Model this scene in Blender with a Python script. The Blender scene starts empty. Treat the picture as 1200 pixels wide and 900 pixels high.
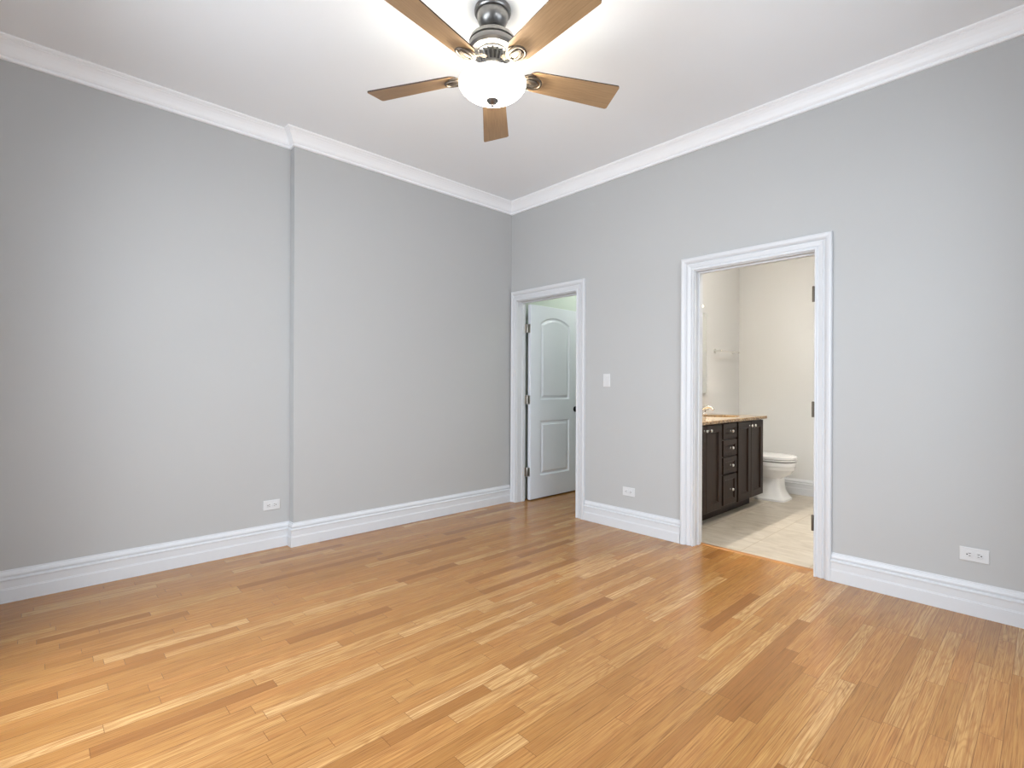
import bpy, bmesh, math, random
from mathutils import Vector, Matrix
PI = math.pi
S = bpy.context.scene
C = S.collection

# ------------------------------------------------------------------ camera, world, lights, exposure
CAM_H = 1.2
cam_d = bpy.data.cameras.new('camera'); cam = bpy.data.objects.new('camera', cam_d); C.objects.link(cam)
cam_d.sensor_width = 36; cam_d.lens = 36 * 594.993 / 1200; cam_d.shift_y = 2.12 / 1200; cam_d.clip_start = 0.02
cam.matrix_world = (Matrix.Translation((3.8633, -3.616, CAM_H)) @ Matrix.Rotation(0.8167, 4, 'Z')
                    @ Matrix.Rotation(PI/2, 4, 'X') @ Matrix.Rotation(0.00402, 4, 'Z'))
S.camera = cam

w = bpy.data.worlds.new('sky'); S.world = w; w.use_nodes = True
w.node_tree.nodes['Background'].inputs[0].default_value = (0.75, 0.87, 1.0, 1)
w.node_tree.nodes['Background'].inputs[1].default_value = 1.0

def area(name, loc, rot, sx, sy, power, col):
    d = bpy.data.lights.new(name, 'AREA'); d.shape = 'RECTANGLE'; d.size = sx; d.size_y = sy
    d.energy = power; d.color = col
    o = bpy.data.objects.new(name, d); C.objects.link(o); o.location = loc; o.rotation_euler = rot
    return o
def point(name, loc, power, col, r=0.05):
    d = bpy.data.lights.new(name, 'POINT'); d.energy = power; d.color = col; d.shadow_soft_size = r
    o = bpy.data.objects.new(name, d); C.objects.link(o); o.location = loc
    return o
RX, FY = 4.10, -4.00            # the walls behind the photographer
# daylight outside the two windows behind the photographer
area('daylight_front', (1.95, FY - 0.75, 2.15), (math.radians(60), 0, 0), 2.2, 2.2, 158, (0.88, 0.94, 1.0))
area('daylight_right', (RX + 0.75, -1.85, 2.15), (math.radians(60), 0, PI/2), 2.4, 2.2, 66, (0.88, 0.94, 1.0))
FAN_POWER, BOWL_EMIT = 10, 8
VANITY_POWER = 85
S.view_settings.view_transform = 'Standard'; S.view_settings.look = 'None'
S.view_settings.gamma = 1; S.view_settings.use_curve_mapping = False
S.view_settings.exposure = 0.59
S.cycles.use_denoising = True
S.cycles.max_bounces = 10; S.cycles.diffuse_bounces = 6

# ------------------------------------------------------------------ materials
def srgb(r, g, b):
    f = lambda c: (c/255/12.92) if c/255 <= .04045 else ((c/255+.055)/1.055)**2.4
    return (f(r), f(g), f(b), 1)
def mat(name, col, rough=.5, metal=0, **kw):
    m = bpy.data.materials.new(name); m.use_nodes = True
    b = m.node_tree.nodes['Principled BSDF']
    b.inputs['Base Color'].default_value = col; b.inputs['Roughness'].default_value = rough
    b.inputs['Metallic'].default_value = metal
    for k, v in kw.items(): b.inputs[k.replace('_', ' ')].default_value = v
    return m
class NT:
    def __init__(s, m): s.t = m.node_tree; s.b = s.t.nodes['Principled BSDF']
    def n(s, typ, **kw):
        o = s.t.nodes.new(typ)
        for k, v in kw.items(): setattr(o, k, v)
        return o
    def l(s, a, b): s.t.links.new(a, b)
    def math(s, op, a, b=None, c=None):
        o = s.n('ShaderNodeMath', operation=op)
        for i, v in enumerate((a, b, c)):
            if v is None: continue
            if isinstance(v, (int, float)): o.inputs[i].default_value = v
            else: s.l(v, o.inputs[i])
        return o.outputs[0]
    def vec(s, x, y, z=0.0):
        o = s.n('ShaderNodeCombineXYZ')
        for i, v in enumerate((x, y, z)):
            if isinstance(v, (int, float)): o.inputs[i].default_value = v
            else: s.l(v, o.inputs[i])
        return o.outputs[0]
    def pos(s):
        g = s.n('ShaderNodeNewGeometry'); x = s.n('ShaderNodeSeparateXYZ'); s.l(g.outputs['Position'], x.inputs[0])
        return x.outputs[0], x.outputs[1], x.outputs[2]
    def obj(s):
        g = s.n('ShaderNodeTexCoord'); x = s.n('ShaderNodeSeparateXYZ'); s.l(g.outputs['Object'], x.inputs[0])
        return x.outputs[0], x.outputs[1], x.outputs[2]
    def noise(s, v, scale=1, detail=3, rough=.5, dist=0):
        o = s.n('ShaderNodeTexNoise'); s.l(v, o.inputs['Vector'])
        o.inputs['Scale'].default_value = scale; o.inputs['Detail'].default_value = detail
        o.inputs['Roughness'].default_value = rough; o.inputs['Distortion'].default_value = dist
        return o.outputs['Fac']
    def white(s, v, dim='2D'):
        o = s.n('ShaderNodeTexWhiteNoise', noise_dimensions=dim)
        s.l(v, o.inputs['W' if dim == '1D' else 'Vector']); return o
    def ramp(s, f, stops, interp='LINEAR'):
        o = s.n('ShaderNodeValToRGB'); s.l(f, o.inputs[0]); r = o.color_ramp; r.interpolation = interp
        while len(r.elements) < len(stops): r.elements.new(.5)
        for e, (p, c) in zip(r.elements, stops): e.position = p; e.color = c
        return o.outputs[0]
    def mix(s, f, a, b, mode='MIX'):
        o = s.n('ShaderNodeMix', data_type='RGBA', blend_type=mode)
        for i, v in ((0, f), (6, a), (7, b)):
            if isinstance(v, (int, float, tuple)): o.inputs[i].default_value = v
            else: s.l(v, o.inputs[i])
        return o.outputs[2]
    def bump(s, h, strength=.2, dist=.002):
        o = s.n('ShaderNodeBump'); o.inputs['Strength'].default_value = strength; o.inputs['Distance'].default_value = dist
        s.l(h, o.inputs['Height']); s.l(o.outputs[0], s.b.inputs['Normal'])

def paint(name, col, rough, amt=.03, bump=.05):
    m = mat(name, col, rough); t = NT(m); x, y, z = t.pos(); v = t.vec(x, y, z)
    f = t.noise(v, 2.2, 3)
    dark = tuple(c*(1-amt) for c in col[:3]) + (1,)
    t.l(t.mix(f, dark, col), t.b.inputs['Base Color'])
    t.bump(t.noise(v, 260, 2), bump, .0006)
    return m
M_wall = paint('grey_wall_paint', (0.475, 0.480, 0.480, 1), .62)
M_ceil = paint('ceiling_paint', (0.89, 0.92, 0.95, 1), .75)
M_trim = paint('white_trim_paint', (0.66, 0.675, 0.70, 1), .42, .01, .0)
M_crown_lit = paint('trim_paint_baked_light', (0.90, 0.91, 0.93, 1), .40, .01, .0)  # trim white made lighter: the brighter light on the crown is in the colour
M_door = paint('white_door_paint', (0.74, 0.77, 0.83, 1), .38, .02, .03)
M_bath = paint('cream_wall_paint', (0.64, 0.64, 0.635, 1), .55)
M_hall = paint('pale_green_wall_paint', (0.62, 0.68, 0.63, 1), .6)

def wood_floor():
    m = mat('oak_strip_floor', (.5, .3, .13, 1), .28); t = NT(m); x, y, z = t.pos()
    W = .0605
    u = t.math('DIVIDE', x, W); row = t.math('FLOOR', u); fx = t.math('FRACT', u)
    r1 = t.white(row, '1D').outputs['Value']; r2 = t.white(t.math('ADD', row, 57.31), '1D').outputs['Value']
    L = t.math('MULTIPLY_ADD', r2, .55, .42)
    yy = t.math('DIVIDE', t.math('MULTIPLY_ADD', r1, 9.0, y), L)
    bi = t.math('FLOOR', yy); fy = t.math('FRACT', yy)
    wn = t.white(t.vec(row, bi), '2D'); rv = wn.outputs['Value']
    sc = t.n('ShaderNodeSeparateColor'); t.l(wn.outputs['Color'], sc.inputs[0])
    base = t.ramp(rv, [(0, srgb(140, 92, 46)), (.15, srgb(163, 116, 61)), (.38, srgb(176, 129, 72)), (.55, srgb(181, 128, 71)), (.75, srgb(185, 138, 80)),
                       (.90, srgb(193, 149, 92)), (1, srgb(208, 167, 112))])
    off = t.math('MULTIPLY', sc.outputs[1], 37.0); off2 = t.math('MULTIPLY', sc.outputs[2], 53.0)
    # fine pores, stretched along the board
    g1 = t.noise(t.vec(t.math('MULTIPLY_ADD', x, 300, off), t.math('MULTIPLY_ADD', y, 5, off2)), 1, 3, .6)
    # cathedral figure: distorted rings
    n2 = t.noise(t.vec(t.math('MULTIPLY_ADD', x, 14, off), t.math('MULTIPLY_ADD', y, 1.15, off2)), 1, 2, .4, .2)
    ring = t.math('SINE', t.math('MULTIPLY', n2, 105))
    ring = t.math('MULTIPLY_ADD', ring, .5, .5)
    n3 = t.noise(t.vec(t.math('MULTIPLY_ADD', x, 90, off2), t.math('MULTIPLY_ADD', y, 1.6, off)), 1, 3, .55)
    col = t.mix(t.math('MULTIPLY', t.math('POWER', ring, 2.5), t.math('MULTIPLY_ADD', sc.outputs[0], .32, .10)), base, srgb(138, 88, 44))
    col = t.mix(t.ramp(g1, [(.46, (0, 0, 0, 1)), (.70, (.85, .85, .85, 1))]), col, srgb(112, 70, 34))
    col = t.mix(t.ramp(n3, [(.30, (.8, .8, .8, 1)), (.60, (0, 0, 0, 1))]), col, srgb(150, 100, 52))
    ex = t.math('MINIMUM', fx, t.math('SUBTRACT', 1.0, fx)); ey = t.math('MULTIPLY', t.math('MINIMUM', fy, t.math('SUBTRACT', 1.0, fy)), L)
    gx = t.math('LESS_THAN', ex, .012); gy = t.math('LESS_THAN', ey, .0009)
    gap = t.math('MAXIMUM', gx, gy)
    col = t.mix(t.math('MULTIPLY', gap, .7), col, srgb(92, 56, 26))
    t.l(col, t.b.inputs['Base Color'])
    t.l(t.math('MULTIPLY_ADD', g1, .14, .15), t.b.inputs['Roughness'])
    t.bump(t.math('SUBTRACT', t.math('MULTIPLY', g1, .25), gap), .25, .0008)
    return m
M_floor = wood_floor()
def tile_floor():
    m = mat('travertine_tile', (.6, .52, .42, 1), .3); t = NT(m); x, y, z = t.pos()
    u = t.math('DIVIDE', t.math('SUBTRACT', x, 2.305), .457); v = t.math('DIVIDE', t.math('SUBTRACT', y, .52), .457)
    fx, fy = t.math('FRACT', u), t.math('FRACT', v)
    wn = t.white(t.vec(t.math('FLOOR', u), t.math('FLOOR', v)), '2D').outputs['Value']
    n = t.noise(t.vec(t.math('MULTIPLY_ADD', x, 5, t.math('MULTIPLY', wn, 20)), t.math('MULTIPLY', y, 11)), 1, 6, .62, .6)
    col = t.ramp(n, [(.25, srgb(160, 148, 131)), (.5, srgb(188, 178, 163)), (.75, srgb(205, 197, 183))])
    col = t.mix(t.math('MULTIPLY', wn, .18), col, srgb(172, 160, 142))
    e = t.math('MINIMUM', t.math('MINIMUM', fx, t.math('SUBTRACT', 1.0, fx)), t.math('MINIMUM', fy, t.math('SUBTRACT', 1.0, fy)))
    g = t.math('LESS_THAN', e, .0055)
    t.l(t.mix(g, col, srgb(158, 140, 115)), t.b.inputs['Base Color'])
    t.bump(t.math('SUBTRACT', 1.0, g), .3, .001)
    return m
M_tile = tile_floor()
def granite():
    m = mat('brown_granite', (.3, .2, .1, 1), .12); t = NT(m); x, y, z = t.pos(); v = t.vec(x, y, z)
    a = t.noise(v, 28, 5, .65, .8); b = t.noise(v, 95, 4, .7)
    col = t.ramp(a, [(.3, srgb(52, 38, 30)), (.45, srgb(120, 90, 62)), (.58, srgb(160, 128, 84)), (.7, srgb(92, 62, 42))])
    col = t.mix(t.ramp(b, [(.50, (0, 0, 0, 1)), (.65, (1, 1, 1, 1))]), col, srgb(196, 176, 142))
    col = t.mix(t.ramp(b, [(.33, (.9, .9, .9, 1)), (.42, (0, 0, 0, 1))]), col, srgb(40, 28, 22))
    t.l(col, t.b.inputs['Base Color']); return m
M_granite = granite()
def stained(name, dark, light, rough, axis='z', s=(60, 60, 3)):
    m = mat(name, light, rough); t = NT(m); x, y, z = t.obj()
    n = t.noise(t.vec(t.math('MULTIPLY', x, s[0]), t.math('MULTIPLY', y, s[1]), t.math('MULTIPLY', z, s[2])), 1, 4, .6, .4)
    t.l(t.ramp(n, [(.3, dark), (.7, light)]), t.b.inputs['Base Color'])
    t.bump(n, .08, .0005); return m
M_espresso = stained('espresso_wood', srgb(28, 17, 11), srgb(50, 32, 21), .42)
M_espresso.node_tree.nodes['Principled BSDF'].inputs['Specular IOR Level'].default_value = .22
M_blade = stained('light_oak_blade', srgb(150, 121, 88), srgb(172, 141, 105), .45, s=(7, 150, 40))
M_blade_dark = stained('dark_walnut_blade_back', srgb(46, 30, 20), srgb(66, 44, 30), .4, s=(7, 150, 40))
def brushed(name, col, rough):
    m = mat(name, col, rough, 1.0); t = NT(m); x, y, z = t.obj()
    n = t.noise(t.vec(t.math('MULTIPLY', x, 30), t.math('MULTIPLY', y, 30), t.math('MULTIPLY', z, 400)), 1, 3)
    t.l(t.math('MULTIPLY_ADD', n, .12, rough - .06), t.b.inputs['Roughness']); return m
M_nickel = brushed('brushed_nickel', (.22, .215, .21, 1), .32)
M_pewter = brushed('antique_pewter', (.15, .125, .10, 1), .50)
M_hinge = brushed('satin_nickel', (.48, .45, .41, 1), .38)
M_chrome = mat('polished_chrome', (.85, .84, .82, 1), .08, 1.0)
M_black = mat('black_metal', (.012, .012, .014, 1), .35, .6)
M_slot = mat('dark_slot', (.02, .02, .02, 1), .6)
M_plate = mat('white_plastic', (.66, .67, .68, 1), .3)
M_porc = mat('white_porcelain', (.90, .90, .90, 1), .09)
M_mirror = mat('mirror_glass', (.90, .93, .91, 1), .02, 1.0)
M_seal = mat('black_rubber', (.02, .02, .022, 1), .5)
def glow(name, col, strength, base=(.85, .82, .75, 1)):
    m = mat(name, base, .3); t = NT(m); x, y, z = t.obj()
    n = t.noise(t.vec(t.math('MULTIPLY', x, 6), t.math('MULTIPLY', y, 6), t.math('MULTIPLY', z, 26)), 1, 3, .5, .8)
    t.l(t.mix(n, tuple(c*f for c, f in zip(col[:3], (1, .93, .80))) + (1,), col), t.b.inputs['Emission Color'])
    t.b.inputs['Emission Strength'].default_value = strength; return m
M_bowl = glow('lit_alabaster_glass', (1.0, .97, .91, 1), BOWL_EMIT)
M_shade = glow('lit_frosted_shade', (1.0, .86, .66, 1), 5)
def window_glass():
    m = bpy.data.materials.new('window_glass'); m.use_nodes = True; n = m.node_tree.nodes; n.clear()
    o = n.new('ShaderNodeOutputMaterial'); mx = n.new('ShaderNodeMixShader'); a = n.new('ShaderNodeBsdfTransparent'); g = n.new('ShaderNodeBsdfGlossy')
    g.inputs['Roughness'].default_value = .02; mx.inputs[0].default_value = .06
    l = m.node_tree.links.new; l(a.outputs[0], mx.inputs[1]); l(g.outputs[0], mx.inputs[2]); l(mx.outputs[0], o.inputs[0])
    return m
M_glass = window_glass()

# ------------------------------------------------------------------ helpers
def link(name, bm, m, parent=None, org=None, smooth=False):
    """a bmesh in world coordinates -> one mesh object, parented to a thing whose origin is org"""
    if org is None and parent is not None: org = Vector(parent.get('_o', (0, 0, 0)))
    if org is not None: bmesh.ops.translate(bm, verts=bm.verts, vec=-Vector(org))
    bmesh.ops.recalc_face_normals(bm, faces=bm.faces)
    me = bpy.data.meshes.new(name); bm.to_mesh(me); bm.free()
    for k in (m if isinstance(m, (list, tuple)) else [m]): me.materials.append(k)
    if smooth:
        for p in me.polygons: p.use_smooth = True
        try: me.set_sharp_from_angle(angle=math.radians(smooth if smooth is not True else 35))
        except Exception: pass
    o = bpy.data.objects.new(name, me); C.objects.link(o)
    if parent is not None:
        o.parent = parent; o['_o'] = tuple(org)
    elif org is not None:
        o.location = org; o['_o'] = tuple(org)
    return o
def thing(name, loc, label, cat, group=None, kind=None):
    o = bpy.data.objects.new(name, None); C.objects.link(o); o.location = loc; o.empty_display_size = .1; o['_o'] = tuple(loc)
    return tag(o, label, cat, group, kind)
def tag(o, label=None, cat=None, group=None, kind=None):
    for k, v in (('label', label), ('category', cat), ('group', group), ('kind', kind)):
        if v: o[k] = v
    return o
def struct(name, bm, m, parent=None, smooth=False):
    o = link(name, bm, m, parent, smooth=smooth)
    if parent is None: o['kind'] = 'structure'
    return o
def box(bm, a, b, mi=0, bev=0, seg=2):
    x0, y0, z0 = [min(p, q) for p, q in zip(a, b)]; x1, y1, z1 = [max(p, q) for p, q in zip(a, b)]
    vs = [bm.verts.new(p) for p in ((x0,y0,z0),(x1,y0,z0),(x1,y1,z0),(x0,y1,z0),(x0,y0,z1),(x1,y0,z1),(x1,y1,z1),(x0,y1,z1))]
    fs = [bm.faces.new([vs[i] for i in f]) for f in ((3,2,1,0),(4,5,6,7),(0,1,5,4),(1,2,6,5),(2,3,7,6),(3,0,4,7))]
    for f in fs: f.material_index = mi
    if bev:
        es = list({e for f in fs for e in f.edges})
        bmesh.ops.bevel(bm, geom=es, offset=bev, segments=seg, profile=.5, affect='EDGES')
    return bm
def B(a, b, bev=0, seg=2): return box(bmesh.new(), a, b, 0, bev, seg)
def rings(bm, loops, close=True, cap=True, mi=0):
    """bridge consecutive vertex rings"""
    R = [[bm.verts.new(p) for p in L] for L in loops]; n = len(R[0])
    for a, b in zip(R, R[1:]):
        for i in range(n if close else n-1):
            j = (i+1) % n
            try: bm.faces.new((a[i], a[j], b[j], b[i])).material_index = mi
            except ValueError: pass
    if cap:
        for r in (R[0], R[-1]):
            try: bm.faces.new(r).material_index = mi
            except ValueError: pass
    return R
def lathe(bm, prof, c=(0, 0, 0), n=32, axis='z', cap=True, mi=0):
    """prof: (radius, height) pairs"""
    L = []
    for r, h in prof:
        r = max(r, .0002); ring = []
        for i in range(n):
            a = 2*PI*i/n; p = (r*math.cos(a), r*math.sin(a), h)
            if axis == 'x': p = (h, r*math.cos(a), r*math.sin(a))
            elif axis == 'y': p = (r*math.cos(a), h, r*math.sin(a))
            ring.append(Vector(p) + Vector(c))
        L.append(ring)
    rings(bm, L, True, cap, mi); return bm
def tube(bm, pts, r, n=10, mi=0, flat=1.0):
    pts = [Vector(p) for p in pts]; L = []
    prev = None
    for i, p in enumerate(pts):
        d = (pts[min(i+1, len(pts)-1)] - pts[max(i-1, 0)]).normalized()
        up = Vector((0, 0, 1)) if abs(d.z) < .95 else Vector((1, 0, 0))
        if prev is None: s = d.cross(up).normalized()
        else: s = (prev - d*prev.dot(d)).normalized()
        prev = s; t = s.cross(d)
        rr = r[i] if isinstance(r, (list, tuple)) else r
        L.append([p + s*rr*math.cos(2*PI*k/n) + t*rr*flat*math.sin(2*PI*k/n) for k in range(n)])
    rings(bm, L, True, True, mi); return bm
def sweep(prof, stations, m=None):
    """prof: (a, b) list; stations: (point, A, Bv) -> point + a*A + b*Bv; closed profile, capped ends"""
    bm = bmesh.new()
    rings(bm, [[Vector(p) + Vector(A)*a + Vector(Bv)*b for a, b in prof] for p, A, Bv in stations])
    return bm
def plan_stations(path, z):
    """path of (x, y) walked so the room is on the right hand; mitred offsets point into the room"""
    st = []
    for i, p in enumerate(path):
        ns = []
        for a, b in ((i-1, i), (i, i+1)):
            if a < 0 or b >= len(path): continue
            d = Vector((path[b][0]-path[a][0], path[b][1]-path[a][1])).normalized(); ns.append(Vector((d.y, -d.x)))
        if len(ns) == 1: u = ns[0]
        else:
            u = (ns[0]+ns[1]).normalized(); u = u / u.dot(ns[0])
        st.append(((p[0], p[1], z), (u.x, u.y, 0), (0, 0, 1)))
    return st

# ------------------------------------------------------------------ room shell
CZ = 3.088; ST = -2.214; D = .076; WT = .12
L1, R1, L2, R2, HD = .090, .878, 2.022, 2.823, 2.065       # clear door openings, head height
BX0, BY1, BX1 = 1.262, 2.60, 3.55                        # bathroom: left wall, back wall, right wall
HX0, HX1, HY1 = .030, 1.10, 1.75                        # hall
struct('floor', B((-.3, FY-.2, -.1), (RX+.2, .0, 0)), M_floor)
struct('floor_hall', B((-.3, .0, -.1), (1.18, HY1+.15, 0)), M_floor)
bm = B((1.18, .105, -.1), (BX1+.12, BY1+.12, 0)); struct('floor_bathroom', bm, M_tile)
struct('floor_threshold', B((1.18, 0, -.1), (BX1+.12, .105, 0)), M_floor)
struct('ceiling', B((-.3, FY-.2, CZ), (RX+.2, WT, CZ+.1)), M_ceil)
struct('wall_left', B((-.28, FY-.2, 0), (-D, ST, CZ)), M_wall)
struct('wall_left_chase', B((-.28, ST, 0), (0, .0, CZ)), M_wall)
bm = bmesh.new()                                         # back wall with two doorways
J = .02
for a, b in (((-.28, 0, 0), (L1-J, WT, CZ)), ((R1+J, 0, 0), (L2-J, WT, CZ)), ((R2+J, 0, 0), (RX+.2, WT, CZ)),
             ((L1-J, 0, HD+J), (R1+J, WT, CZ)), ((L2-J, 0, HD+J), (R2+J, WT, CZ))): box(bm, a, b)
struct('wall_back', bm, M_wall)
def wall_with_window(name, along, c0, c1, fixed0, fixed1, w0, w1, z0, z1):
    bm = bmesh.new()
    def b(a0, a1, za, zb):
        if along == 'x': box(bm, (a0, fixed0, za), (a1, fixed1, zb))
        else: box(bm, (fixed0, a0, za), (fixed1, a1, zb))
    b(c0, w0, 0, CZ); b(w1, c1, 0, CZ); b(w0, w1, 0, z0); b(w0, w1, z1, CZ)
    return struct(name, bm, M_wall)
wall_with_window('wall_front', 'x', -D, RX, FY-.2, FY, .95, 2.95, .30, 2.55)
wall_with_window('wall_right', 'y', FY-.2, 0, RX, RX+.2, -3.0, -.70, .30, 2.55)
def window(name, along, w0, w1, z0, z1, f0):
    def mk(a0, a1, za, zb, t0, t1):
        return ((a0, f0+t0, za), (a1, f0+t1, zb)) if along == 'x' else ((f0+t0, a0, za), (f0+t1, a1, zb))
    s = -1 if along == 'x' else 1
    bm = bmesh.new(); f = .06
    for r in ((w0, w0+f, z0, z1), (w1-f, w1, z0, z1), (w0+f, w1-f, z0, z0+f), (w0+f, w1-f, z1-f, z1), ((w0+w1)/2-.03, (w0+w1)/2+.03, z0+f, z1-f),
              (w0+f, (w0+w1)/2-.03, (z0+z1)/2-.02, (z0+z1)/2+.02), ((w0+w1)/2+.03, w1-f, (z0+z1)/2-.02, (z0+z1)/2+.02)):
        box(bm, *mk(*r, s*.06, s*.11))
    o = struct(name, bm, M_trim)
    struct('pane', B(*mk(w0+f, w1-f, z0+f, z1-f, s*.082, s*.088)), M_glass, o)
window('window_1', 'x', .95, 2.95, .30, 2.55, FY)
window('window_2', 'y', -3.0, -.70, .30, 2.55, RX)

# crown moulding all round the room, following the step in the left wall
CROWN = [(0, -.115), (.013, -.115), (.017, -.110), (.017, -.103), (.012, -.098), (.012, -.094), (.019, -.090), (.026, -.080), (.033, -.063),
         (.043, -.044), (.054, -.029), (.061, -.023), (.061, -.019), (.067, -.016), (.073, -.010), (.075, -.008), (.075, 0), (0, 0)]
path = [(-D, FY), (-D, ST), (0, ST), (0, 0), (RX, 0), (RX, FY)]
struct('trim_crown', sweep(CROWN, plan_stations(path, CZ)), M_crown_lit)
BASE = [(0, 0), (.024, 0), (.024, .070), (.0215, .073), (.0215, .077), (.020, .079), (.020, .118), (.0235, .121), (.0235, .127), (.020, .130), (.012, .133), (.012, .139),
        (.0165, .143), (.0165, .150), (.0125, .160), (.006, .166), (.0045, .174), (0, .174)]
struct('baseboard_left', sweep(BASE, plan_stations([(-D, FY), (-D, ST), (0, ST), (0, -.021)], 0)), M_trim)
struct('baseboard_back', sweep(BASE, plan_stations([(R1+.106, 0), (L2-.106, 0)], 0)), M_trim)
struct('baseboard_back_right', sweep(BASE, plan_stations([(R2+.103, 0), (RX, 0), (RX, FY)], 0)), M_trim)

# door casings with jambs and stops
CAS = [(0, 0), (0, .014), (.003, .018), (.011, .018), (.014, .010), (.021, .009), (.025, .013), (.047, .018), (.050, .011), (.056, .010), (.062, .019), (.072, .026),
       (.085, .029), (.094, .028), (.098, .023), (.098, 0)]
def casing(name, x0, x1, z1, lw=1.0, stop=(.065, .10), hinge_side=None):
    r = .005
    st = [((x0-r, 0, 0), (-lw, 0, 0), (0, -1, 0)), ((x0-r, 0, z1+r), (-lw, 0, 1), (0, -1, 0)),
          ((x1+r, 0, z1+r), (1, 0, 1), (0, -1, 0)), ((x1+r, 0, 0), (1, 0, 0), (0, -1, 0))]
    o = struct(name, sweep(CAS, st), M_trim)
    bm = bmesh.new()
    for a, b in (((x0-J, 0, 0), (x0, WT, z1)), ((x1, 0, 0), (x1+J, WT, z1)), ((x0-J, 0, z1), (x1+J, WT, z1+J))): box(bm, a, b)
    struct('jamb', bm, M_trim, o)
    bm = bmesh.new(); s0, s1 = stop; t = .011
    for a, b in (((x0, s0, 0), (x0+t, s1, z1-t)), ((x1-t, s0, 0), (x1, s1, z1-t)), ((x0, s0, z1-t), (x1, s1, z1))): box(bm, a, b, 0, .002, 1)
    struct('door_stop', bm, M_trim, o)
    return o
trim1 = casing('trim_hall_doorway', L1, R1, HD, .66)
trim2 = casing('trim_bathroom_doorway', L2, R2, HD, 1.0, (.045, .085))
for z in (1.788, 1.057, .338):                           # hinge leaves left on the bedroom edge of the right jamb
    bm = bmesh.new()
    lathe(bm, [(.0075, z-.048), (.0075, z-.017), (.0068, z-.0165), (.0068, z-.0155), (.0075, z-.015), (.0075, z+.015), (.0068, z+.0155), (.0068, z+.0165), (.0075, z+.017), (.0075, z+.048), (.005, z+.052)], (R2+.0005, -.0195, 0), 12)
    box(bm, (R2-.0015, -.018, z-.045), (R2+.0005, .028, z+.045))
    struct('hinge', bm, M_pewter, trim2, smooth=True)
bm = bmesh.new()                                         # wood reducer strip where tile meets oak
rings(bm, [[(x, .082, 0), (x, .086, .004), (x, .100, .006), (x, .116, .005), (x, .120, 0)] for x in (L2+.0, R2-.0)])
struct('trim_threshold', bm, stained('oak_reducer', srgb(150, 98, 50), srgb(186, 130, 74), .35, s=(6, 120, 40)))

# hall beyond the first doorway
struct('wall_hall_left', B((HX0-.1, WT, 0), (HX0, HY1, 2.75)), M_hall)
struct('wall_hall_back', B((HX0-.1, HY1, 0), (HX1, HY1+.1, 2.75)), M_hall)
struct('wall_hall_right', B((HX1, WT, 0), (HX1+.08, HY1+.1, 2.75)), M_hall)
struct('ceiling_hall', B((HX0-.1, WT, 2.75), (HX1+.08, HY1+.1, 2.85)), M_ceil)
struct('baseboard_hall', sweep(BASE, plan_stations([(HX0, .98), (HX0, HY1), (HX1, HY1), (HX1, WT)], 0)), M_trim)
# bathroom
struct('wall_bathroom_left', B((HX1+.08, WT, 0), (BX0, BY1+.12, CZ)), M_bath)
struct('wall_bathroom_back', B((BX0, BY1, 0), (BX1, BY1+.12, CZ)), M_bath)
struct('wall_bathroom_right', B((BX1, WT, 0), (BX1+.12, BY1+.12, CZ)), M_bath)
struct('ceiling_bathroom', B((HX1+.08, WT, CZ), (BX1+.12, BY1+.12, CZ+.1)), M_ceil)
struct('baseboard_bathroom', sweep(BASE, plan_stations([(BX0, 1.875), (BX0, BY1), (BX1, BY1), (BX1, WT)], 0)), M_trim)
bm = bmesh.new()
for a, b in (((BX0, WT, 0), (L2-J, WT+.004, CZ)), ((R2+J, WT, 0), (BX1, WT+.004, CZ)), ((L2-J, WT, HD+J), (R2+J, WT+.004, CZ))): box(bm, a, b)
struct('wall_bathroom_front', bm, M_bath)

# ------------------------------------------------------------------ panelled slabs (door leaf, cabinet fronts)
def outline(y0, y1, z0, z1, i, arch=0.0, n=10):
    """counter-clockwise outline inset by i; arch = rise of the curved head above z1"""
    a0, a1, b0, b1 = y0+i, y1-i, z0+i, z1-i
    pts = [(a0, b0), (a1, b0)]
    if arch <= 0: return pts + [(a1, b1), (a0, b1)]
    half = (y1-y0)/2; r = (half*half + arch*arch)/(2*arch); cz = z1 + arch - r; r2 = r - i; c = (y0+y1)/2; hw = half - i
    am = math.asin(hw/r2)
    for k in range(n+1):
        t = am - 2*am*k/n; pts.append((c + r2*math.sin(t), cz + r2*math.cos(t)))
    return pts
def slab(bm, w, h, t, panels, prof, M):
    """front face at n=0, panels recessed into it; prof = (inset, depth) pairs; M maps (u, v, n)"""
    V = lambda u, v, n: bm.verts.new(M @ Vector((u, v, n)))
    e = .003
    rect = lambda i, n: [V(i, i, n), V(w-i, i, n), V(w-i, h-i, n), V(i, h-i, n)]
    f0, f1, f2 = rect(e, 0), rect(0, -e), rect(0, -t)
    for a, b in ((f0, f1), (f1, f2)):
        for k in range(4): bm.faces.new((a[k], a[(k+1) % 4], b[(k+1) % 4], b[k]))
    bm.faces.new(f2)
    edges = [bm.edges.get((f0[k], f0[(k+1) % 4])) for k in range(4)]
    for (y0, y1, z0, z1, arch) in panels:
        prev = None
        for i, dpt in [(0, 0)] + list(prof):
            ring = [V(a, b, -dpt) for a, b in outline(y0, y1, z0, z1, i, arch)]; n = len(ring)
            if prev is None:
                edges += [bm.edges.new((ring[k], ring[(k+1) % n])) for k in range(n)]
            else:
                for k in range(n): bm.faces.new((prev[k], prev[(k+1) % n], ring[(k+1) % n], ring[k]))
            prev = ring
        bm.faces.new(prev)
    bmesh.ops.triangle_fill(bm, edges=edges, use_beauty=True)
    return bm
def Mx(x, y, z):                                         # slab whose front faces +x, u along +y
    return Matrix(((0, 0, 1, x), (1, 0, 0, y), (0, 1, 0, z), (0, 0, 0, 1)))

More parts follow.
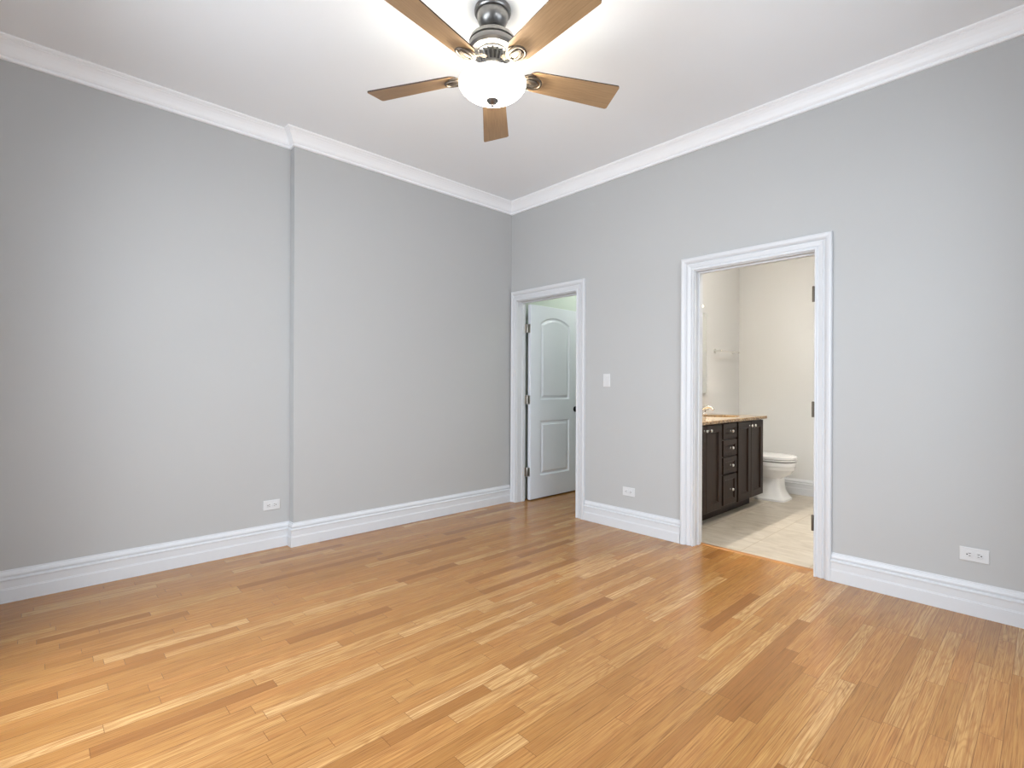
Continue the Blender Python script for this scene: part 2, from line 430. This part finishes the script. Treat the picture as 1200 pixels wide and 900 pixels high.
# hall door, swung open at right angles
LX, LY, LW, LH = .140, .146, .762, 2.040
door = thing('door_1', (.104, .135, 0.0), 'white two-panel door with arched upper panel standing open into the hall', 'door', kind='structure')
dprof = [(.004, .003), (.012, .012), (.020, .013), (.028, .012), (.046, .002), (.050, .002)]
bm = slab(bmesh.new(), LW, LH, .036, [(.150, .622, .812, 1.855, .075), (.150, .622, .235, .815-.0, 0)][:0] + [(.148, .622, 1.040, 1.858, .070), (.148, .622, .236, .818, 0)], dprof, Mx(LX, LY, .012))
link('door_leaf', bm, M_door, door)
bm = bmesh.new()
ky, kz = .868, .938
lathe(bm, [(.0, LX-.001), (.031, LX), (.032, LX+.004), (.027, LX+.009), (.012, LX+.012), (.010, LX+.030), (.016, LX+.036), (.026, LX+.044), (.028, LX+.054), (.024, LX+.063), (.012, LX+.068), (0, LX+.069)], (0, ky, kz), 24, 'x')
tag(link('door_knob', bm, M_black, door, smooth=True), 'black round door knob')
for z in (1.80, 1.055, .300):
    bm = bmesh.new()
    lathe(bm, [(.0065, z-.046), (.0065, z-.016), (.0058, z-.0155), (.0058, z-.0145), (.0065, z-.014), (.0065, z+.046), (.004, z+.050)], (.112, WT+.006, 0), 12)
    box(bm, (L1-.0005, WT-.030, z-.045), (L1+.0015, WT+.004, z+.045)); box(bm, (.106, LY-.0025, z-.045), (.137, LY-.0005, z+.045))
    box(bm, (L1, WT+.000, z-.045), (.112, WT+.002, z+.045))
    tag(link('hinge', bm, M_hinge, door, smooth=True), 'dull nickel hinge')

# ------------------------------------------------------------------ ceiling fan
FX, FYC = 1.933, -1.946; BZ = 2.766; BR = .680; BW = .160; PITCH = -13.3
FAN_AZ = math.radians(90.16) + .8167
fan = thing('ceiling_fan', (FX, FYC, CZ), 'five-blade light oak ceiling fan with brushed nickel motor and lit glass bowl', 'ceiling fan')
fc = (FX, FYC, 0)
bm = bmesh.new(); c = CZ
lathe(bm, [(.0, c), (.090, c), (.092, c-.006), (.092, c-.020), (.088, c-.026), (.080, c-.028), (.080, c-.033), (.078, c-.050), (.068, c-.075), (.052, c-.094), (.044, c-.098), (.040, c-.096), (.0, c-.096)], fc, 40)
link('canopy', bm, M_nickel, fan, smooth=30)
bm = bmesh.new()
lathe(bm, [(0, c-.090), (.034, c-.092), (.036, c-.104), (.030, c-.110), (.016, c-.112), (.016, c-.125), (.0, c-.125)], fc, 28)
link('downrod', bm, M_nickel, fan, smooth=30)
bm = bmesh.new(); z = BZ
lathe(bm, [(0, z+.205), (.038, z+.205), (.042, z+.198), (.060, z+.192), (.095, z+.183), (.114, z+.168), (.118, z+.155), (.118, z+.150), (.111, z+.147), (.111, z+.142), (.119, z+.139),
           (.121, z+.132), (.119, z+.118), (.108, z+.106), (.088, z+.101), (0, z+.101)], fc, 48)
link('motor_housing', bm, M_nickel, fan, smooth=30)
bm = bmesh.new()                                         # slotted neck under the motor
lathe(bm, [(0, z+.104), (.056, z+.104), (.046, z+.070), (.042, z+.044), (0, z+.044)], fc, 40, mi=1)
lathe(bm, [(.055, z+.104), (.080, z+.103), (.079, z+.095), (.068, z+.090), (.055, z+.092)], fc, 40)
lathe(bm, [(.040, z+.046), (.056, z+.048), (.056, z+.038), (.050, z+.030), (.040, z+.030)], fc, 40)
for k in range(18):
    a = 2*PI*k/18; ca, sa = math.cos(a), math.sin(a)
    tube(bm, [(FX+r*ca, FYC+r*sa, zz) for r, zz in ((.074, z+.096), (.068, z+.082), (.058, z+.062), (.052, z+.042))], .0046, 6)
link('slotted_neck', bm, [M_nickel, M_slot], fan, smooth=40)
bm = bmesh.new()
lathe(bm, [(0, z+.034), (.050, z+.034), (.050, z+.012), (.054, z+.004), (.054, z-.020), (.050, z-.026), (.050, z-.044), (.046, z-.050), (0, z-.050)], fc, 36)
link('switch_housing', bm, M_nickel, fan, smooth=30)
# glass bowl: open above, hung on a centre rod
RIM = BZ - .050; BB = 2.606
bm = bmesh.new(); outer = []
prof = [(.160, RIM+.006), (.167, RIM+.004), (.169, RIM-.002), (.167, RIM-.010), (.160, RIM-.022), (.147, RIM-.036), (.128, RIM-.050), (.100, RIM-.065), (.066, RIM-.077), (.030, RIM-.084), (.008, RIM-.085)]
inn = [(.008, RIM-.080), (.029, RIM-.079), (.064, RIM-.072), (.097, RIM-.060), (.124, RIM-.046), (.142, RIM-.033), (.154, RIM-.020), (.160, RIM-.005)]
lathe(bm, prof + inn + [prof[0]], fc, 56, cap=False)
tag(link('glass_bowl', bm, M_bowl, fan, smooth=True), 'glowing alabaster glass bowl')
bm = bmesh.new(); zb = RIM-.084
lathe(bm, [(0, zb+.056+.0), (.004, zb+.056), (.004, zb+.004), (.030, zb+.003), (.031, zb-.001), (.027, zb-.005), (.022, zb-.012), (.012, zb-.018), (.007, zb-.022), (.008, zb-.026), (.006, zb-.032), (0, zb-.034)], fc, 28)
link('finial', bm, M_nickel, fan, smooth=35)
# blade and its iron, modelled once along +x of the fan
def blade_mesh():
    bm = bmesh.new(); p = math.radians(PITCH)
    r0, r1, w0, w1 = .185, BR, .118, BW; pts = []
    def arc(cx, cy, r, a0, a1, n=5):
        for k in range(n+1):
            a = math.radians(a0 + (a1-a0)*k/n); pts.append((cx + r*math.cos(a), cy + r*math.sin(a)))
    arc(r1-.012, w1/2-.012, .012, 90, 0); arc(r1-.012, -w1/2+.012, .012, 0, -90)
    arc(r0+.045, -w0/2+.042, .045, -97, -180, 7); arc(r0+.045, w0/2-.042, .045, 180, 97, 7)
    M = Matrix.Translation((0, 0, BZ-CZ)) @ Matrix.Rotation(p, 4, 'X')
    t = .0065
    lo = [bm.verts.new(M @ Vector((x, y, 0))) for x, y in pts]; hi = [bm.verts.new(M @ Vector((x, y, t))) for x, y in pts]
    f = bm.faces.new(lo); f.material_index = 0
    bm.faces.new(hi[::-1]).material_index = 1
    n = len(lo)
    for k in range(n): bm.faces.new((lo[k], lo[(k+1) % n], hi[(k+1) % n], hi[k])).material_index = 1
    return bm
def iron_mesh():
    bm = bmesh.new(); M = Matrix.Translation((0, 0, BZ-CZ)) @ Matrix.Rotation(math.radians(PITCH), 4, 'X')
    # curved arm from the hub out under the blade root
    arm = [(.075, .046, .016), (.105, .040, .018), (.135, .020, .016), (.165, -.002, .015), (.200, -.009, .016), (.232, -.0085, .012)]
    L = []
    for x, zz, hw in arm:
        L.append([M @ Vector((x, hw*math.cos(2*PI*k/10), zz + .0065*math.sin(2*PI*k/10))) for k in range(10)])
    rings(bm, L)
    # flared wing plate holding the blade
    plate = [(.150, .020), (.172, .040), (.196, .047), (.220, .040), (.232, .022)]
    ring = [(x, y) for x, y in plate] + [(.236, 0)] + [(x, -y) for x, y in plate[::-1]]
    rings(bm, [[M @ Vector((x, y, -.0075)) for x, y in ring], [M @ Vector((x, y, -.0005)) for x, y in ring]])
    # ornate shield ring
    sh = [(.205 + .052*math.cos(a)*(1.0 if math.cos(a) > 0 else .8), .038*math.sin(a)*(1 + .12*math.cos(2*a))) for a in [2*PI*k/28 for k in range(28)]]
    pts = [M @ Vector((x, y, -.011)) for x, y in sh]; pts.append(pts[0]); tube(bm, pts, .0058, 8)
    for s in (-1, 1):
        tube(bm, [M @ Vector(q) for q in ((.168, s*.010, -.010), (.190, s*.018, -.012), (.215, s*.016, -.012), (.240, s*.004, -.010))], .0042, 6)
    for x, y in ((.180, .026), (.180, -.026), (.238, 0)):
        r = [(0, -.016), (.004, -.015), (.006, -.012), (.006, -.008)]
        rings(bm, [[M @ Vector((x + max(a, .0002)*math.cos(2*PI*k/10), y + max(a, .0002)*math.sin(2*PI*k/10), h)) for k in range(10)] for a, h in r])
    return bm
proto_b = link('blade', blade_mesh(), [M_blade, M_blade_dark], fan, (0, 0, 0))
proto_i = link('blade_iron', iron_mesh(), M_pewter, proto_b, (0, 0, 0), smooth=40)
for k in range(5):
    if k == 0: b = proto_b
    else:
        b = proto_b.copy(); C.objects.link(b); b.parent = fan
        i = proto_i.copy(); C.objects.link(i); i.parent = b
    b.rotation_euler = (0, 0, FAN_AZ + k*2*PI/5)
for k in range(3):                                       # the lamps inside the open bowl
    a = 2*PI*k/3 + .5
    point('fan_bulb', (FX + .048*math.cos(a), FYC + .048*math.sin(a), RIM - .018), FAN_POWER/3, (1.0, .91, .77), .03)

# ------------------------------------------------------------------ wall plates
def plate_M(pos, wall):
    """local u along the wall, v up, n out of the wall"""
    x, y, z = pos
    if wall == 'back': return Matrix(((1, 0, 0, x), (0, 0, -1, y), (0, 1, 0, z), (0, 0, 0, 1)))
    return Matrix(((0, 0, 1, x), (1, 0, 0, y), (0, 1, 0, z), (0, 0, 0, 1)))
def tbox(bm, M, a, b, bev=0, mi=0):
    nb = B(a, b, bev); nb.transform(M)
    me = bpy.data.meshes.new('tmp'); nb.to_mesh(me); nb.free(); k = len(bm.faces); bm.from_mesh(me); bpy.data.meshes.remove(me)
    bm.faces.ensure_lookup_table()
    for f in bm.faces[k:]: f.material_index = mi
def outlet(pos, wall, label):
    M = plate_M(pos, wall); t = thing('electrical_outlet', pos, label, 'outlet', 'horizontal wall outlets')
    bm = bmesh.new(); tbox(bm, M, (-.059, -.036, 0), (.059, .036, .006), .0025); link('cover_plate', bm, M_plate, t)
    for s in (-1, 1):
        cu = s*.0195
        bm = bmesh.new(); L = []
        for n_, k_ in ((.0055, 1.0), (.0085, 1.0), (.0092, .95)):
            L.append([M @ Vector((cu + .0145*k_*(abs(math.cos(a))**.6)*math.copysign(1, math.cos(a)), .0165*k_*(abs(math.sin(a))**.75)*math.copysign(1, math.sin(a)), n_)) for a in [2*PI*k/28 for k in range(28)]])
        rings(bm, L); r = link('receptacle', bm, M_plate, t)
        bm = bmesh.new()
        for v, hl in ((.0062, .0048), (-.0062, .0040)): tbox(bm, M, (cu - s*.002 - hl, v-.0013, .0088), (cu - s*.002 + hl, v+.0013, .0097))
        tbox(bm, M, (cu + s*.0085 - .0028, -.0028, .0088), (cu + s*.0085 + .0028, .0028, .0097), .001)
        link('slot', bm, M_slot, r)
    bm = bmesh.new(); tbox(bm, M, (-.003, -.003, .005), (.003, .003, .0072), .001); link('screw', bm, M_plate, t)
outlet((-D, -2.343, .316), 'left', 'white outlet on the left wall beside the wall step')
outlet((1.445, 0, .320), 'back', 'white outlet low on the wall between the two doorways')
outlet((3.583, 0, .317), 'back', 'white outlet right of the bathroom doorway above the baseboard')
pos = (1.2155, 0, 1.251); M = plate_M(pos, 'back')
sw = thing('light_switch', pos, 'white rocker light switch on the grey wall between the doorways', 'switch')
bm = bmesh.new(); tbox(bm, M, (-.036, -.057, 0), (.036, .057, .006), .0025); link('cover_plate', bm, M_plate, sw)
bm = bmesh.new()
rings(bm, [[M @ Vector(p) for p in ((s*.016, -.033, .005), (s*.016, -.033, .0075), (s*.016, 0, .0085), (s*.016, .033, .0115), (s*.016, .033, .005))] for s in (-1, 1)])
link('rocker', bm, M_plate, sw)

# ------------------------------------------------------------------ bathroom: vanity
VX1 = 1.824; VY0, VY1 = .286, 1.860; VT = .872           # front plane, ends, top of the cabinet
van = thing('vanity_cabinet', (1.55, 1.073, 0), 'dark espresso wood bathroom vanity cabinet with doors and four drawers', 'vanity')
bm = bmesh.new()
box(bm, (BX0+.002, VY0, .095), (VX1-.022, VY1, VT))
link('carcass', bm, M_espresso, van)
link('toe_kick', B((BX0+.002, VY0+.06, 0), (VX1-.10, VY1-.10, .097)), M_espresso, van)
vprof = [(.003, .004), (.009, .007), (.012, .012), (.016, .012)]
def knob(parent, y, zz):
    bm = bmesh.new()
    lathe(bm, [(.0, VX1-.001), (.008, VX1), (.008, VX1+.003), (.0045, VX1+.006), (.0045, VX1+.015), (.011, VX1+.020), (.0145, VX1+.026), (.012, VX1+.032), (0, VX1+.034)], (0, y, zz), 12, 'x')
    tag(link('knob', bm, M_chrome, parent, smooth=25), 'polished chrome knob')
def vfront(name, y0, y1, z0, z1, fr):
    wd, hh = y1-y0, z1-z0
    return link(name, slab(bmesh.new(), wd, hh, .021, [(fr, wd-fr, fr, hh-fr, 0)], vprof, Mx(VX1, y0, z0)), M_espresso, van)
for y0, y1, side in ((.296, .598, 1), (.602, .902, -1), (1.250, 1.546, 1), (1.550, 1.852, -1)):
    d = vfront('cabinet_door', y0, y1, .105, .862, .062)
    knob(d, (y1-.038) if side > 0 else (y0+.038), .818)
for z0, z1 in ((.722, .862), (.565, .708), (.402, .551), (.118, .388)):
    d = vfront('drawer', .932, 1.218, z0, z1, .040)
    knob(d, 1.075, (z0+z1)/2)
# granite worktop with an oval cut-out
TX0, TX1, TY0, TY1, TZ0, TZ1 = BX0+.002, 1.850, .270, 1.884, VT, .902
sx, sy, rx_, ry_ = 1.565, 1.455, .165, .215
angs = sorted({2*PI*k/48 for k in range(48)} | {math.atan2(b-sy, a-sx) % (2*PI) for a in (TX0, TX1) for b in (TY0, TY1)})
inn, out = [], []
for a in angs:
    ca, sa = math.cos(a), math.sin(a); inn.append((sx+rx_*ca, sy+ry_*sa))
    k = min([((TX1-sx)/ca) if ca > 1e-9 else 1e9, ((TX0-sx)/ca) if ca < -1e-9 else 1e9, ((TY1-sy)/sa) if sa > 1e-9 else 1e9, ((TY0-sy)/sa) if sa < -1e-9 else 1e9])
    out.append((sx+k*ca, sy+k*sa))
bm = bmesh.new(); cx_, cy_ = (TX0+TX1)/2, (TY0+TY1)/2
shr = lambda p, e: (min(max(p[0], TX0+e), TX1-e), min(max(p[1], TY0+e), TY1-e))
rings(bm, [[(x, y, TZ0) for x, y in inn], [(x, y, TZ1) for x, y in inn], [shr(p, .004) + (TZ1,) for p in out], [p + (TZ1-.004,) for p in out],
           [p + (TZ0+.004,) for p in out], [shr(p, .004) + (TZ0,) for p in out], [(x, y, TZ0) for x, y in inn]], cap=False)
bmesh.ops.remove_doubles(bm, verts=bm.verts, dist=1e-6)
top = link('countertop', bm, M_granite, None, (cx_, cy_, TZ0))
tag(top, 'polished brown granite countertop lying on the dark vanity', 'countertop')
bm = bmesh.new(); L = []
for k_, zz in ((1.06, TZ0-.001), (1.0, TZ0-.001), (.97, TZ0-.02), (.90, TZ0-.07), (.72, TZ0-.115), (.40, TZ0-.135), (.08, TZ0-.140)):
    L.append([(sx+rx_*k_*math.cos(2*PI*k/40), sy+ry_*k_*math.sin(2*PI*k/40), zz) for k in range(40)])
R_ = rings(bm, L, cap=False); bm.faces.new(R_[-1])
sink = link('sink', bm, M_porc, None, (sx, sy, TZ0-.14), smooth=40)
tag(sink, 'white oval undermount sink set in the granite countertop', 'sink')
bm = bmesh.new(); lathe(bm, [(0, TZ0-.141), (.022, TZ0-.139), (.022, TZ0-.137), (.012, TZ0-.1365), (0, TZ0-.138)], (sx, sy, 0), 20); link('drain', bm, M_chrome, sink, smooth=True)
# faucet
fx, fy = 1.345, 1.470
fau = thing('faucet', (fx, fy, TZ1), 'polished nickel two-handle faucet at the back of the granite countertop', 'faucet')
bm = bmesh.new()
lathe(bm, [(0, TZ1), (.028, TZ1), (.029, TZ1+.006), (.020, TZ1+.012), (.014, TZ1+.030), (.017, TZ1+.060), (.024, TZ1+.074), (.018, TZ1+.088), (.011, TZ1+.098), (.013, TZ1+.106), (0, TZ1+.114)], (fx, fy, 0), 24)
tube(bm, [(fx+.005, fy, TZ1+.062), (fx+.04, fy, TZ1+.082), (fx+.08, fy, TZ1+.090), (fx+.115, fy, TZ1+.082), (fx+.130, fy, TZ1+.058)], [.017, .018, .017, .015, .016], 12)
link('spout', bm, M_chrome, fau, smooth=40)
for s in (-1, 1):
    hy = fy + s*.075
    bm = bmesh.new()
    lathe(bm, [(0, TZ1), (.026, TZ1), (.027, TZ1+.006), (.018, TZ1+.012), (.013, TZ1+.028), (.017, TZ1+.042), (.018, TZ1+.050), (.010, TZ1+.056), (.008, TZ1+.066), (0, TZ1+.070)], (fx, hy, 0), 20)
    for a in (0, PI/2, PI, 3*PI/2):
        ca, sa = math.cos(a+.4), math.sin(a+.4)
        tube(bm, [(fx+r*ca, hy+r*sa, TZ1+.060) for r in (.004, .022, .034, .040)], [.008, .0075, .010, .006], 8)
    link('handle', bm, M_chrome, fau, smooth=40)
# mirror
mir = link('mirror', slab(bmesh.new(), 1.40, .872, .018, [(.006, 1.394, .006, .866, 0)], [(.018, -.003), (.02, -.003)], Mx(BX0+.019, .322, 1.127)), M_mirror, None, (BX0, 1.022, 1.127))
tag(mir, 'tall frameless mirror on the bathroom wall above the vanity', 'mirror')
# vanity light
vl = thing('vanity_light', (BX0, 1.0, 2.10), 'warm lit vanity wall light with frosted shades above the mirror', 'wall light')
link('backplate', B((BX0, .38, 2.07), (BX0+.028, 1.36, 2.15), .006), M_nickel, vl)
for y in (.50, .87, 1.24):
    bm = bmesh.new()
    tube(bm, [(BX0+.02, y, 2.12), (BX0+.09, y, 2.145), (BX0+.135, y, 2.160), (BX0+.150, y, 2.145)], .008, 8)
    lathe(bm, [(0, 2.150), (.022, 2.148), (.026, 2.130), (.024, 2.120), (0, 2.120)], (BX0+.150, y, 0), 20)
    a = link('arm', bm, M_nickel, vl, smooth=40)
    bm = bmesh.new()
    lathe(bm, [(.024, 2.128), (.034, 2.110), (.044, 2.070), (.050, 2.030), (.058, 2.000), (.055, 2.000), (.047, 2.030), (.041, 2.070), (.031, 2.108), (.024, 2.128)], (BX0+.150, y, 0), 28, cap=False)
    link('glass_shade', bm, M_shade, a, smooth=True)
    point('vanity_bulb', (BX0+.150, y, 2.055), VANITY_POWER/3, (1.0, .96, .89), .02)
# unseen downlight, added to brighten the toilet and bathroom floor
rl = thing('added_bathroom_light', (2.45, .95, CZ), 'unseen round ceiling light added to brighten the bathroom', 'ceiling light')
bm = bmesh.new(); lathe(bm, [(.070, CZ), (.092, CZ), (.094, CZ-.004), (.088, CZ-.007), (.070, CZ-.004), (.070, CZ)], (2.45, .95, 0), 32, cap=False); link('trim_ring', bm, M_plate, rl, smooth=30)
bm = bmesh.new(); lathe(bm, [(0, CZ-.001), (.070, CZ-.001), (.069, CZ-.0035), (0, CZ-.005)], (2.45, .95, 0), 32); link('lens', bm, glow('lit_lens', (1.0, .98, .95, 1), 520), rl, smooth=True)
# towel bar
tb = thing('towel_bar', (BX0, 2.17, 1.60), 'polished chrome towel bar on the bathroom wall above the toilet', 'towel bar')
for y in (1.945, 2.41):
    bm = bmesh.new()
    box(bm, (BX0, y-.024, 1.575), (BX0+.008, y+.024, 1.623), 0, .003)
    lathe(bm, [(.018, BX0+.008), (.011, BX0+.016), (.009, BX0+.045), (.013, BX0+.056), (.015, BX0+.072), (.013, BX0+.086), (0, BX0+.090)], (0, y, 1.599), 18, 'x')
    link('bracket', bm, M_chrome, tb, smooth=35)
bm = tube(bmesh.new(), [(BX0+.070, 1.93, 1.599), (BX0+.070, 2.43, 1.599)], .010, 14); link('bar', bm, M_chrome, tb, smooth=True)

# ------------------------------------------------------------------ toilet
TY = 2.17
toi = thing('toilet', (1.70, TY, 0), 'white porcelain toilet with closed lid beyond the vanity', 'toilet')
def egg(z, xb, xf, hw, e=2.0, n=48, back=.55):
    """plan outline: rounded at the front (xf), squarer towards the back (xb)"""
    xm = xb + (xf-xb)*back; L = []
    for k in range(n):
        a = 2*PI*k/n; ca, sa = math.cos(a), math.sin(a)
        ex = e if ca > 0 else max(e, 3.5)
        px = math.copysign(abs(ca)**(2/ex), ca); py = math.copysign(abs(sa)**(2/ex), sa)
        L.append((xm + (xf-xm if ca > 0 else xm-xb)*px, TY + hw*py, z))
    return L
bm = bmesh.new()
XF = 2.040
rings(bm, [egg(.0, 1.42, 1.965, .158, 7), egg(.020, 1.42, 1.965, .158, 7), egg(.028, 1.425, 1.955, .150, 7), egg(.060, 1.44, 1.932, .132, 7), egg(.105, 1.45, 1.912, .117, 7), egg(.165, 1.45, 1.902, .110, 7),
           egg(.232, 1.45, 1.900, .110, 7), egg(.240, 1.44, 1.915, .122, 4), egg(.252, 1.43, 1.945, .138, 2.6), egg(.285, 1.40, 1.985, .158, 2.2), egg(.320, 1.39, 2.008, .170, 2.1),
           egg(.326, 1.39, 2.016, .175, 2.1), egg(.360, 1.38, 2.024, .180, 2.1), egg(.366, 1.38, 2.030, .184, 2.1), egg(.400, 1.38, 2.034, .187, 2.1), egg(.410, 1.38, 2.030, .184, 2.1)])
link('bowl', bm, M_porc, toi, smooth=28)
bm = bmesh.new()
rings(bm, [egg(.4105, 1.47, 2.030, .182, 2.1), egg(.418, 1.47, 2.030, .182, 2.1)]); link('bumper', bm, M_seal, toi)
bm = bmesh.new()
rings(bm, [egg(.4185, 1.47, 2.038, .187, 2.1), egg(.422, 1.468, XF, .189, 2.1), egg(.432, 1.468, XF, .189, 2.1), egg(.4345, 1.47, 2.038, .187, 2.1)]); link('seat', bm, M_porc, toi, smooth=30)
bm = bmesh.new()
rings(bm, [egg(.4385, 1.47, 2.034, .185, 2.1), egg(.442, 1.468, 2.040, .190, 2.1), egg(.462, 1.468, 2.040, .190, 2.1), egg(.470, 1.475, 2.030, .181, 2.1), egg(.474, 1.50, 2.000, .155, 2.1), egg(.476, 1.56, 1.93, .10, 2.1)])
link('lid', bm, M_porc, toi, smooth=30)
bm = bmesh.new(); rings(bm, [egg(.4345, 1.48, 2.028, .178, 2.1), egg(.4387, 1.48, 2.028, .178, 2.1)]); link('seat_gap', bm, M_seal, toi)
bm = bmesh.new()
box(bm, (BX0+.012, TY-.165, .395), (1.46, TY+.165, .43), 0, .01)
rings(bm, [[(x, y, z) for x, y in ((BX0+.015, TY-h), (1.455+d_, TY-h), (1.455+d_, TY+h), (BX0+.015, TY+h))] for z, h, d_ in ((.43, .20, -.01), (.50, .208, .0), (.68, .215, .005), (.735, .215, .005))])
link('tank', bm, M_porc, toi)
link('tank_lid', B((BX0+.010, TY-.226, .735), (1.475, TY+.226, .772), .008), M_porc, toi)
bm = bmesh.new(); lathe(bm, [(0, 1.455), (.012, 1.458), (.012, 1.468), (0, 1.470)], (0, TY-.15, .68), 14, 'x'); tube(bm, [(1.474, TY-.15, .68), (1.482, TY-.11, .678), (1.478, TY-.08, .676)], .005, 8)
link('flush_lever', bm, M_chrome, toi, smooth=True)

# unseen hall lamp, added to light the open door leaf and hall walls
hl = thing('added_hall_light', (.60, 1.0, 2.75), 'unseen round ceiling light added to light the hall beyond the open door', 'ceiling light')
bm = bmesh.new(); lathe(bm, [(0, 2.75), (.13, 2.75), (.13, 2.735), (.12, 2.73), (0, 2.73)], (.60, 1.0, 0), 32); link('base', bm, M_nickel, hl, smooth=30)
bm = bmesh.new(); lathe(bm, [(.118, 2.73), (.112, 2.71), (.085, 2.685), (.045, 2.67), (0, 2.666)], (.60, 1.0, 0), 32); link('glass_dome', bm, glow('lit_white_glass', (.95, 1.0, .99, 1), 32), hl, smooth=True)

for o in bpy.data.objects:
    if '_o' in o: del o['_o']
